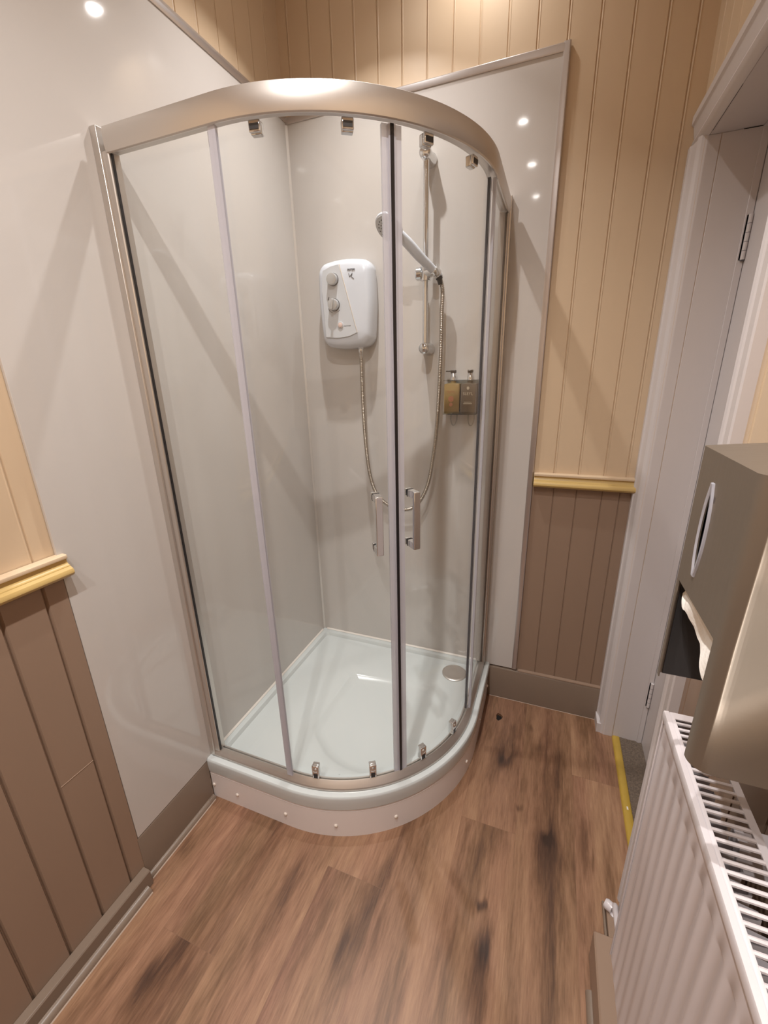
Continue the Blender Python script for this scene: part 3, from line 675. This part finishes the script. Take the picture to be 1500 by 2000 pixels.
# ------------------------------------------------------------------ riser rail
RX, RY = .583, -.066
rail = thing('riser_rail', 'chrome riser rail fixed to the back wall right of the shower unit', 'riser rail', (RX, yb, 1.57))
bm = B(); tube(bm, [(RX, RY, 1.560), (RX, RY, 2.195)], .0100, 20); obj('rail_tube', bm, 'chrome', rail, smooth=60)
for zc in (2.188, 1.572):
    bm = B(); lathe(bm, [(.024, 0), (.024, .006), (.021, .012), (.020, .055), (.021, .070), (.019, .077), (.012, .082), (0, .084)], (RX, yb, zc), (0, -1, 0), 28)
    obj('wall_bracket', bm, 'chrome', rail, smooth=50, label='round chrome wall bracket')
SZ = 1.828
bm = B(); tube(bm, [(RX, RY, SZ - .024), (RX, RY, SZ + .024)], .0185, 20); tube(bm, [(RX, RY, SZ), (RX + .038, RY - .012, SZ + .002)], [.0185, .016], 20)
sl = obj('slider', bm, 'chrome', rail, smooth=50, label='chrome sliding holder')
bm = B(); lathe(bm, [(.014, 0), (.014, .014), (.0225, .016), (.0225, .031), (.019, .035), (0, .036)], (RX, RY, SZ), (-1, -.1, 0), 24); obj('slider_knob', bm, 'chrome', sl, smooth=40)
HB = Vector((.624, -.083, 1.826)); HC = Vector((.508, -.235, 1.942)); hd = (HC - HB).normalized()
bm = B(); lathe(bm, [(.016, -.014), (.0175, -.012), (.0175, .012), (.0155, .014)], HB, hd, 24); obj('handset_cradle', bm, 'chrome', sl, smooth=40)
# handset
hs_ = thing('hand_shower', 'white hand shower with round spray head held in the chrome rail slider', 'hand shower', HB)
bm = B(); n0 = Vector((-.30, -.62, -.72)).normalized()
pts = catmull([HB - hd * .022, HB + hd * .03, HB + hd * .08, HB + hd * .13 - n0 * .004, HB + hd * .175 - n0 * .006, HC - n0 * .006 + hd * .01], 6)
rad = [.0125 + (.0175 - .0125) * min(1, i / 14) - (.004 * max(0, (i - 20) / 10)) for i in range(len(pts))]
tube(bm, pts, rad, 18); obj('handle', bm, 'plastic', hs_, smooth=60, label='tapering white handle')
bm = B(); lathe(bm, [(.0, -.026), (.020, -.024), (.036, -.016), (.047, -.004), (.050, .004), (.049, .009), (.045, .011)], HC, n0, 40); hh = obj('spray_head', bm, 'plastic', hs_, smooth=60, label='round white spray head')
bm = B(); lathe(bm, [(.0455, .0), (.0445, .0022), (.030, .0032), (0, .004)], HC + n0 * .0105, n0, 40); obj('spray_face', bm, 'face', hh, smooth=50)
bm = B(); u_, w_ = frame_for(n0)
for r_, k_ in ((.008, 5), (.016, 9), (.024, 14), (.033, 18)):
    for i in range(k_):
        a = 2 * PI * i / k_ + r_ * 40; c_ = HC + n0 * .0130 + u_ * (r_ * math.cos(a)) + w_ * (r_ * math.sin(a)); lathe(bm, [(.0021, -.002), (.0019, .0018), (0, .0024)], c_, n0, 8)
obj('spray_nozzles', bm, 'grey', hh, smooth=50, label='grey rubber spray nozzles')
# hose
HE = HB - hd * .024
ctrl = [(.309, -.055, 1.578), (.3095, -.056, 1.50), (.312, -.060, 1.343), (.322, -.068, 1.19), (.342, -.078, 1.058), (.380, -.086, .972), (.460, -.092, .925), (.545, -.090, .938), (.600, -.084, 1.03), (.625, -.078, 1.17), (.637, -.074, 1.306), (.645, -.068, 1.534), (.646, -.066, 1.70), (HE.x + .008, HE.y + .012, HE.z - .045), HE]
hose = thing('shower_hose', 'ribbed steel shower hose looping from the shower unit up to the hand shower', 'shower hose', (.309, -.055, 1.578))
cp = resample(catmull(ctrl, 24), .0015)
rr = [.0076 + .0010 * math.cos(i * PI / 2) if (i % 4) < 4 else .0066 for i in range(len(cp))]
bm = B(); tube(bm, cp, rr, 12); obj('hose_tube', bm, 'hose', hose, smooth=70)
bm = B(); lathe(bm, [(.0095, 0), (.0105, .002), (.0105, .014), (.008, .017), (.0078, .034), (.0070, .037)], (.309, -.055, 1.584), (0, 0, -1), 20); obj('hose_nut', bm, 'chrome', hose, smooth=40)
bm = B(); lathe(bm, [(.0125, 0), (.0125, .012), (.0095, .015), (.008, .030)], HE + hd * .006, (Vector(ctrl[-2]) - HE).normalized(), 20); obj('hose_nut', bm, 'darkin', hose, smooth=40, label='dark end nut')

# ------------------------------------------------------------------ soap bottles and bracket
holder = thing('bottle_holder', 'clear plastic wall bracket holding two soap bottles', 'bottle holder', (.722, yb, 1.30))
bm = B(); box(bm, .662, .786, yb - .004, yb, 1.325, 1.455); obj('back_plate', bm, 'clear', holder, bevel=.001)
bm = B()
box(bm, .659, .789, yb - .066, yb - .004, 1.326, 1.3295); box(bm, .659, .789, yb - .066, yb - .063, 1.3295, 1.337)
obj('cradle', bm, 'clear', holder, bevel=.0008); bm = B(); box(bm, .659, .789, yb - .066, yb - .004, 1.452, 1.4545)
obj('top_plate', bm, 'clear', holder, bevel=.0008)
for x in (.691, .760):
    bm = B()
    tube(bm, catmull([(x - .012, yb - .002, 1.322), (x - .012, yb - .006, 1.300), (x - .006, yb - .010, 1.283), (x, yb - .012, 1.279), (x + .006, yb - .010, 1.283), (x + .012, yb - .006, 1.300), (x + .012, yb - .002, 1.322)], 5), .0025, 8)
    obj('lower_hook', bm, 'clear', holder, smooth=60)
def bottle(name, xc, body, label, spout_dir):
    t_ = thing(name, label, 'soap bottle', (xc, yb - .033, 1.33), 'soap bottles in the shower')
    def sq(hw, hd_, z, r=.006, n=5):
        pts = []
        for cx_, cy_, a0 in ((hw - r, hd_ - r, 0), (-hw + r, hd_ - r, 90), (-hw + r, -hd_ + r, 180), (hw - r, -hd_ + r, 270)):
            for i in range(n + 1): a = math.radians(a0 + 90 * i / n); pts.append((xc + cx_ + r * math.cos(a), yb - .034 + cy_ + r * math.sin(a), z))
        return pts
    bm = B(); loft(bm, [sq(.0285, .026, 1.3300), sq(.0305, .028, 1.332), sq(.0305, .028, 1.436), sq(.029, .0265, 1.441), sq(.016, .014, 1.4435, .008), sq(.0105, .0105, 1.4445, .0104), sq(.0105, .0105, 1.4515, .0104)])
    obj('bottle_body', bm, body, t_, smooth=50)
    bm = B(); lathe(bm, [(.0118, 0), (.0118, .012), (.0105, .014), (.0105, .024), (.009, .026)], (xc, yb - .034, 1.4545), (0, 0, 1), 20); obj('pump_collar', bm, 'chrome', t_, smooth=50, label='bright metal pump collar')
    bm = B(); z0 = 1.4805; box(bm, xc - .0095, xc + .0095, yb - .0435, yb - .0245, z0, z0 + .0105)
    dx, dy = spout_dir; 
    if abs(dx) > abs(dy): extr(bm, [(xc + dx * .009, yb - .038, z0 + .004), (xc + dx * .009, yb - .038, z0 + .0100), (xc + dx * .030, yb - .038, z0 + .0085), (xc + dx * .030, yb - .038, z0 + .0045)], (0, .008, 0))
    else: extr(bm, [(xc - .0045, yb - .043, z0 + .004), (xc - .0045, yb - .043, z0 + .0100), (xc - .0045, yb - .064, z0 + .0080), (xc - .0045, yb - .064, z0 + .0040)], (.009, 0, 0))
    obj('pump_head', bm, 'pump', t_, bevel=.0012, label='dark pump head')
    return t_
b1 = bottle('soap_bottle', .6915, 'amber', 'amber soap bottle with orange print, left of the brown-labelled bottle', (-1, 0))
bm = B(); yy = yb - .034 - .0282
text_mesh(None, 'SLEYL', .0125, (.6905, yy, 1.411), (1, 0, 0), (0, 0, 1), 'orange', 'label_lettering', b1, .0003)
bm = B(); lathe(bm, [(.011, 0), (.011, .0006)], (.690, yy, 1.385), (0, -1, 0), 16); lathe(bm, [(.007, 0), (.007, .0006)], (.690, yy, 1.364), (0, -1, 0), 16); obj('label_print', bm, 'orange', b1)
b2 = bottle('soap_bottle', .7565, 'labelbrown', 'brown-labelled soap bottle with pale lettering, on the right in the clear bracket', (0, -1))
text_mesh(None, 'SLEYL', .0150, (.7545, yy, 1.404), (1, 0, 0), (0, 0, 1), 'labeltext', 'label_lettering', b2, .0004)
bm = B(); extr(bm, [(.7545 + .0055 * math.cos(math.radians(90 + 60 * i)), yy, 1.425 + .0065 * math.sin(math.radians(90 + 60 * i))) for i in range(6)], (0, -.0005, 0)); obj('label_emblem', bm, 'labeltext', b2)
bm = B(); box(bm, .7385, .7710, yy - .0004, yy + .0001, 1.3665, 1.3690); box(bm, .7400, .7695, yy - .0004, yy + .0001, 1.3720, 1.3735); obj('label_small_print', bm, 'labeltext', b2)

# ------------------------------------------------------------------ radiator
rx0, rx1, ry0, ry1, rz0, rz1 = 1.272, 1.338, -1.080, -2.00, .335, .962
rad_ = thing('radiator', 'white convector radiator with slatted top grille on the right wall below the steel dispenser', 'radiator', (1.305, -1.5, rz0))
bm = B(); N_ = 560; rows = [(rz0, .3), (rz0 + .012, .6), (rz0 + .03, 1), (rz1 - .062, 1), (rz1 - .056, .5), (rz1 - .052, 0), (rz1 - .012, 0)]
g = []
for z, am in rows:
    g.append([bm.verts.new((rx0 + .0045 + .0030 * am * (1 - math.cos(2 * PI * (ry0 - .006 - y_) / .0333)) * .5 * (1 if ry1 + .01 < y_ < ry0 - .006 else 0), y_, z)) for y_ in [ry0 - .003 + (ry1 - ry0 + .003) * i / N_ for i in range(N_ + 1)]])
for i in range(len(rows) - 1):
    for j in range(N_): bm.faces.new((g[i][j], g[i][j + 1], g[i + 1][j + 1], g[i + 1][j]))
g2 = [bm.verts.new((rx0 + .014, y_, rz0 + .001)) for y_ in [ry0 - .003 + (ry1 - ry0 + .003) * i / N_ for i in range(N_ + 1)]]
for j in range(N_): bm.faces.new((g[0][j], g2[j], g2[j + 1], g[0][j + 1]))
obj('front_panel', bm, 'radwhite', rad_, smooth=60, label='fluted white front panel')
# top casing with slots
bm = B(); extr(bm, [(rx0 + .001, ry0, rz1 - .016), (rx0 + .0003, ry0, rz1 - .0035), (rx0 + .0012, ry0, rz1 - .0008), (rx0 + .0075, ry0, rz1), (rx0 + .0085, ry0, rz1 - .0022), (rx0 + .0095, ry0, rz1 - .0012), (rx0 + .0135, ry0, rz1 - .001), (rx0 + .0135, ry0, rz1 - .003), (rx0 + .005, ry0, rz1 - .004)], (0, ry1 - ry0, 0))
extr(bm, [(rx1 - .010, ry0, rz1 - .001), (rx1 - .001, ry0, rz1 - .001), (rx1, ry0, rz1 - .003), (rx1, ry0, rz1 - .022), (rx1 - .0015, ry0, rz1 - .022), (rx1 - .0015, ry0, rz1 - .003), (rx1 - .010, ry0, rz1 - .003)], (0, ry1 - ry0, 0))
box(bm, rx0 + .013, rx1 - .009, ry0 - .014, ry0, rz1 - .0030, rz1 - .0010)
y_ = ry0 - .0215
while y_ > ry1 + .01:
    extr(bm, [(rx0 + .013, y_ - .0024, rz1 - .0035), (rx0 + .013, y_ - .0020, rz1 - .0014), (rx0 + .013, y_, rz1 - .0004), (rx0 + .013, y_ + .0020, rz1 - .0014), (rx0 + .013, y_ + .0024, rz1 - .0035)], (rx1 - rx0 - .0225, 0, 0)); y_ -= .01225
obj('top_grille', bm, 'radwhite', rad_, smooth=50, label='white slatted top grille')
bm = B(); extr(bm, [(rx0 + .0015, ry0, rz0 + .002), (rx1, ry0, rz0 + .002), (rx1, ry0, rz1 - .004), (rx0 + .0015, ry0, rz1 - .004)], (0, -.0015, 0))
obj('end_panel', bm, 'radwhite', rad_, bevel=.0008)
bm = B(); pts = []; y_ = ry0 - .025; k = 0
while y_ > ry1 + .03:
    pts += [(rx0 + .016, y_), (rx0 + .046, y_ - .005), (rx0 + .046, y_ - .014), (rx0 + .016, y_ - .019)]; y_ -= .0245
a = [bm.verts.new((x, y, rz0 + .04)) for x, y in pts]; b = [bm.verts.new((x, y, rz1 - .035)) for x, y in pts]
for i in range(len(pts) - 1): bm.faces.new((a[i], a[i + 1], b[i + 1], b[i]))
obj('convector_fins', bm, 'radwhite', rad_, smooth=20, label='folded convector fins inside')
bm = B(); box(bm, rx0 + .0145, rx0 + .0155, ry1, ry0 - .02, rz0 + .02, rz1 - .03); obj('water_panel', bm, 'radwhite', rad_)
for yc in (-1.23, -1.78):
    for za, zb in ((rz1 - .10, rz1 - .05), (rz0 + .05, rz0 + .09)):
        bm = B(); box(bm, rx1 - .006, XR - .0005, yc - .015, yc + .015, za, zb); obj('wall_bracket', bm, 'radwhite', rad_, bevel=.001)
# pipe tail and valve low at the far end
pipe = thing('radiator_valve', 'white radiator valve and pipe low behind the far end of the radiator', 'radiator valve', (1.338, -.775, 0))
bm = B(); tube(bm, catmull([(1.352, -.800, .029), (1.350, -.800, .06), (1.346, -.83, .080), (1.340, -.92, .12), (1.325, -1.04, .25), (1.318, -1.075, .345)], 8), .0075, 14); obj('pipe_tail', bm, 'radwhite', pipe, smooth=60)
bm = B(); lathe(bm, [(.010, 0), (.0135, .002), (.0140, .016), (.011, .022), (0, .023)], (1.3475, -.797, .040), (-1, .55, .05), 20); obj('valve_cap', bm, 'radwhite', pipe, smooth=50)
bm = B(); lathe(bm, [(.013, 0), (.013, .004), (.009, .006)], (1.352, -.800, .0285), (0, 0, 1), 20); obj('pipe_collar', bm, 'radwhite', pipe)

# ------------------------------------------------------------------ stainless dispenser
dx0, dx1, dy0, dy1, dz0, dz1 = 1.229, XR - .001, -1.161, -1.325, 1.087, 1.399
disp = thing('tissue_dispenser', 'brushed stainless steel tissue dispenser with sight window and cut-out, fixed above the radiator', 'tissue dispenser', (1.30, -1.24, dz0))
def shell(ins, z, rn=.018, rf=.004):
    x0, ya, yb_ = dx0 + ins, dy0 - ins, dy1 + ins; rn = max(.002, rn - ins); rf = max(.002, rf - ins); pts = [(dx1, ya, z)]
    for i in range(7): a = math.radians(90 + 90 * i / 6); pts.append((x0 + rf + rf * math.cos(a), ya - rf + rf * math.sin(a), z))
    for i in range(11): a = math.radians(180 + 90 * i / 10); pts.append((x0 + rn + rn * math.cos(a), yb_ + rn + rn * math.sin(a), z))
    pts.append((dx1, yb_, z)); return pts
def top_z(x): return dz1 + (x - dx0) * .085
# the shell is cut into bands so the cut-out and window are real openings
bm = B(); ny0, ny1, nz = dy0 - .011, dy1 + .020, 1.233      # cut-out in the front
wyc, wz0, wz1, wh = -1.217, 1.262, 1.366, .0095                # sight window
T_ = .0012
def wall_strip(pts, z0, z1, bm):
    # vertical thin wall following pts (outer), 1.2 mm thick towards the inside (cx)
    c_ = Vector(((dx0 + dx1) / 2, (dy0 + dy1) / 2))
    o_ = [Vector(p[:2]) for p in pts]; inn = []
    for i, p in enumerate(o_):
        d_ = (o_[min(i + 1, len(o_) - 1)] - o_[max(i - 1, 0)]).normalized(); n_ = Vector((-d_.y, d_.x))
        if n_.dot(c_ - p) < 0: n_ = -n_
        inn.append(p + n_ * T_)
    ring = o_ + inn[::-1]; zf = (z1 if callable(z1) else (lambda x: z1))
    a = [bm.verts.new((p.x, p.y, z0)) for p in ring]; b = [bm.verts.new((p.x, p.y, zf(p.x))) for p in ring]; m_ = len(ring); n = len(o_)
    for i in range(m_): bm.faces.new((a[i], a[(i + 1) % m_], b[(i + 1) % m_], b[i]))
    for i in range(n - 1):
        bm.faces.new((a[i], a[i + 1], a[m_ - 2 - i], a[m_ - 1 - i])); bm.faces.new((b[i], b[i + 1], b[m_ - 2 - i], b[m_ - 1 - i]))
full = shell(0, 0)
i_f = 8   # first point after the far corner
far = full[:8] + [(dx0, ny0, 0)]; near = [(dx0, ny1, 0)] + full[8:]
wall_strip(far, dz0, nz, bm); wall_strip(near, dz0, nz, bm)
# above the cut-out: far piece, near piece, and window surround on the flat front
wa, wb = wyc + wh + .004, wyc - wh - .004
wall_strip(full[:8] + [(dx0, wa, 0)], nz, top_z, bm); wall_strip([(dx0, wb, 0)] + full[8:], nz, top_z, bm)
# central strip with vesica opening
def halfw(z):
    if z <= wz0 or z >= wz1: return 0
    f = (z - (wz0 + wz1) / 2) / ((wz1 - wz0) / 2); return wh * (1 - abs(f) ** 2.4)
zs = [wz0 + (wz1 - wz0) * i / 24 for i in range(25)]
def flat(bm, y_a0, y_b0, z0, y_a1, y_b1, z1):
    v = [bm.verts.new(p) for p in ((dx0, y_a0, z0), (dx0, y_b0, z0), (dx0, y_b1, z1), (dx0, y_a1, z1), (dx0 + T_, y_a0, z0), (dx0 + T_, y_b0, z0), (dx0 + T_, y_b1, z1), (dx0 + T_, y_a1, z1))]
    for f in ((0, 1, 2, 3), (7, 6, 5, 4), (0, 4, 5, 1), (1, 5, 6, 2), (2, 6, 7, 3), (3, 7, 4, 0)): bm.faces.new([v[i] for i in f])
flat(bm, wa, wb, nz, wa, wb, wz0); flat(bm, wa, wb, wz1, wa, wb, dz1)
for z0_, z1_ in zip(zs, zs[1:]):
    flat(bm, wa, wyc + halfw(z0_), z0_, wa, wyc + halfw(z1_), z1_); flat(bm, wyc - halfw(z0_), wb, z0_, wyc - halfw(z1_), wb, z1_)
# top
tp = [(x, y, top_z(x)) for x, y, z in full]; extr(bm, tp, (0, 0, .0012))
o = obj('cover', bm, 'steel', disp, smooth=40, label='brushed steel cover')
bm = B(); rim = []
for dd, xx in ((.0, 0), (.0028, 0), (.0022, -.0022), (.0004, -.0026), (-.0012, -.0006)):
    L_ = []
    for i in range(25): z = zs[i]; L_.append((dx0 + xx, wyc + max(.0008, halfw(z)) + dd, z + (dd * (i - 12) / 12)))
    for i in range(24, -1, -1): z = zs[i]; L_.append((dx0 + xx, wyc - max(.0008, halfw(z)) - dd, z + (dd * (i - 12) / 12)))
    rim.append(L_)
loft(bm, rim, True, False, False); obj('window_rim', bm, 'seal', disp, smooth=60, label='clear plastic window rim')
bm = B(); box(bm, dx0 + .004, dx0 + .0048, wyc - .013, wyc + .013, wz0 - .006, wz1 + .006); obj('sight_window', bm, 'darkin', disp)
bm = B(); box(bm, dx1 - .004, dx1, dy1 + .004, dy0 - .003, dz0 + .004, dz1 - .004); box(bm, dx0 + .006, dx1 - .004, dy0 - .0036, dy0 - .0016, dz0 + .001, dz1 - .004); box(bm, dx0 + .010, dx1 - .004, dy1 + .004, dy0 - .003, 1.243, 1.246)
obj('shade_lining', bm, 'darkin', disp, label='lining coloured dark for the shade inside the cover')  # dark colour stands in for shade on the inner faces of the cover
bm = B(); tg = []; K = 24
for j in range(7):
    row = []
    for i in range(K + 1):
        f = i / K; y_ = dy0 - .013 + f * (dy1 + .021 - dy0 + .013)
        low = 1.216 - .034 * min(1, f * 1.12) - .0025 * math.sin(f * 15) - .001 * math.sin(f * 41)
        z = 1.2425 + (low - 1.2425) * j / 6; row.append((dx0 + .010 + .004 * math.sin(f * 9 + j * .5) - .004 * j / 6, y_, z))
    tg.append(row)
V_ = [[bm.verts.new(p) for p in r] for r in tg]; V2 = [[bm.verts.new((p[0] + .0035, p[1], p[2] + .001)) for p in r] for r in tg]
for j in range(6):
    for i in range(K): bm.faces.new((V_[j][i], V_[j][i + 1], V_[j + 1][i + 1], V_[j + 1][i])); bm.faces.new((V2[j][i], V2[j + 1][i], V2[j + 1][i + 1], V2[j][i + 1]))
for i in range(K): bm.faces.new((V_[6][i], V_[6][i + 1], V2[6][i + 1], V2[6][i])); bm.faces.new((V_[0][i], V2[0][i], V2[0][i + 1], V_[0][i + 1]))
for j in range(6): bm.faces.new((V_[j][0], V_[j + 1][0], V2[j + 1][0], V2[j][0])); bm.faces.new((V_[j][K], V2[j][K], V2[j + 1][K], V_[j + 1][K]))
tag(obj('toilet_tissue', bm, 'paper', smooth=60), 'torn white tissue paper hanging in the cut-out of the steel dispenser', 'tissue')

# ------------------------------------------------------------------ ceiling downlights
for i, (x, y, wt, where) in enumerate(LAMPS):
    t_ = thing('downlight', 'round recessed ceiling downlight ' + where, 'downlight', (x, y, CEIL), 'ceiling downlights')
    bm = B(); lathe(bm, [(.0265, .0), (.043, .0), (.043, .003), (.040, .006), (.0265, .006)], (x, y, CEIL), (0, 0, -1), 32); obj('lamp_rim', bm, 'chrome', t_, smooth=40)
    bm = B(); lathe(bm, [(.026, 0), (.026, .007), (.022, .009), (0, .010)], (x, y, CEIL), (0, 0, -1), 32); obj('lamp_lens', bm, 'lens', t_)
    l = bpy.data.lights.new('downlight_bulb', 'AREA'); l.shape = 'DISK'; l.size = .032; l.energy = wt; l.color = LAMP_COL; l.spread = math.radians(105 if i == 1 else 128)
    lo = bpy.data.objects.new('downlight_bulb', l); COL.objects.link(lo); lo.parent = t_; lo.location = (0, 0, -.014)
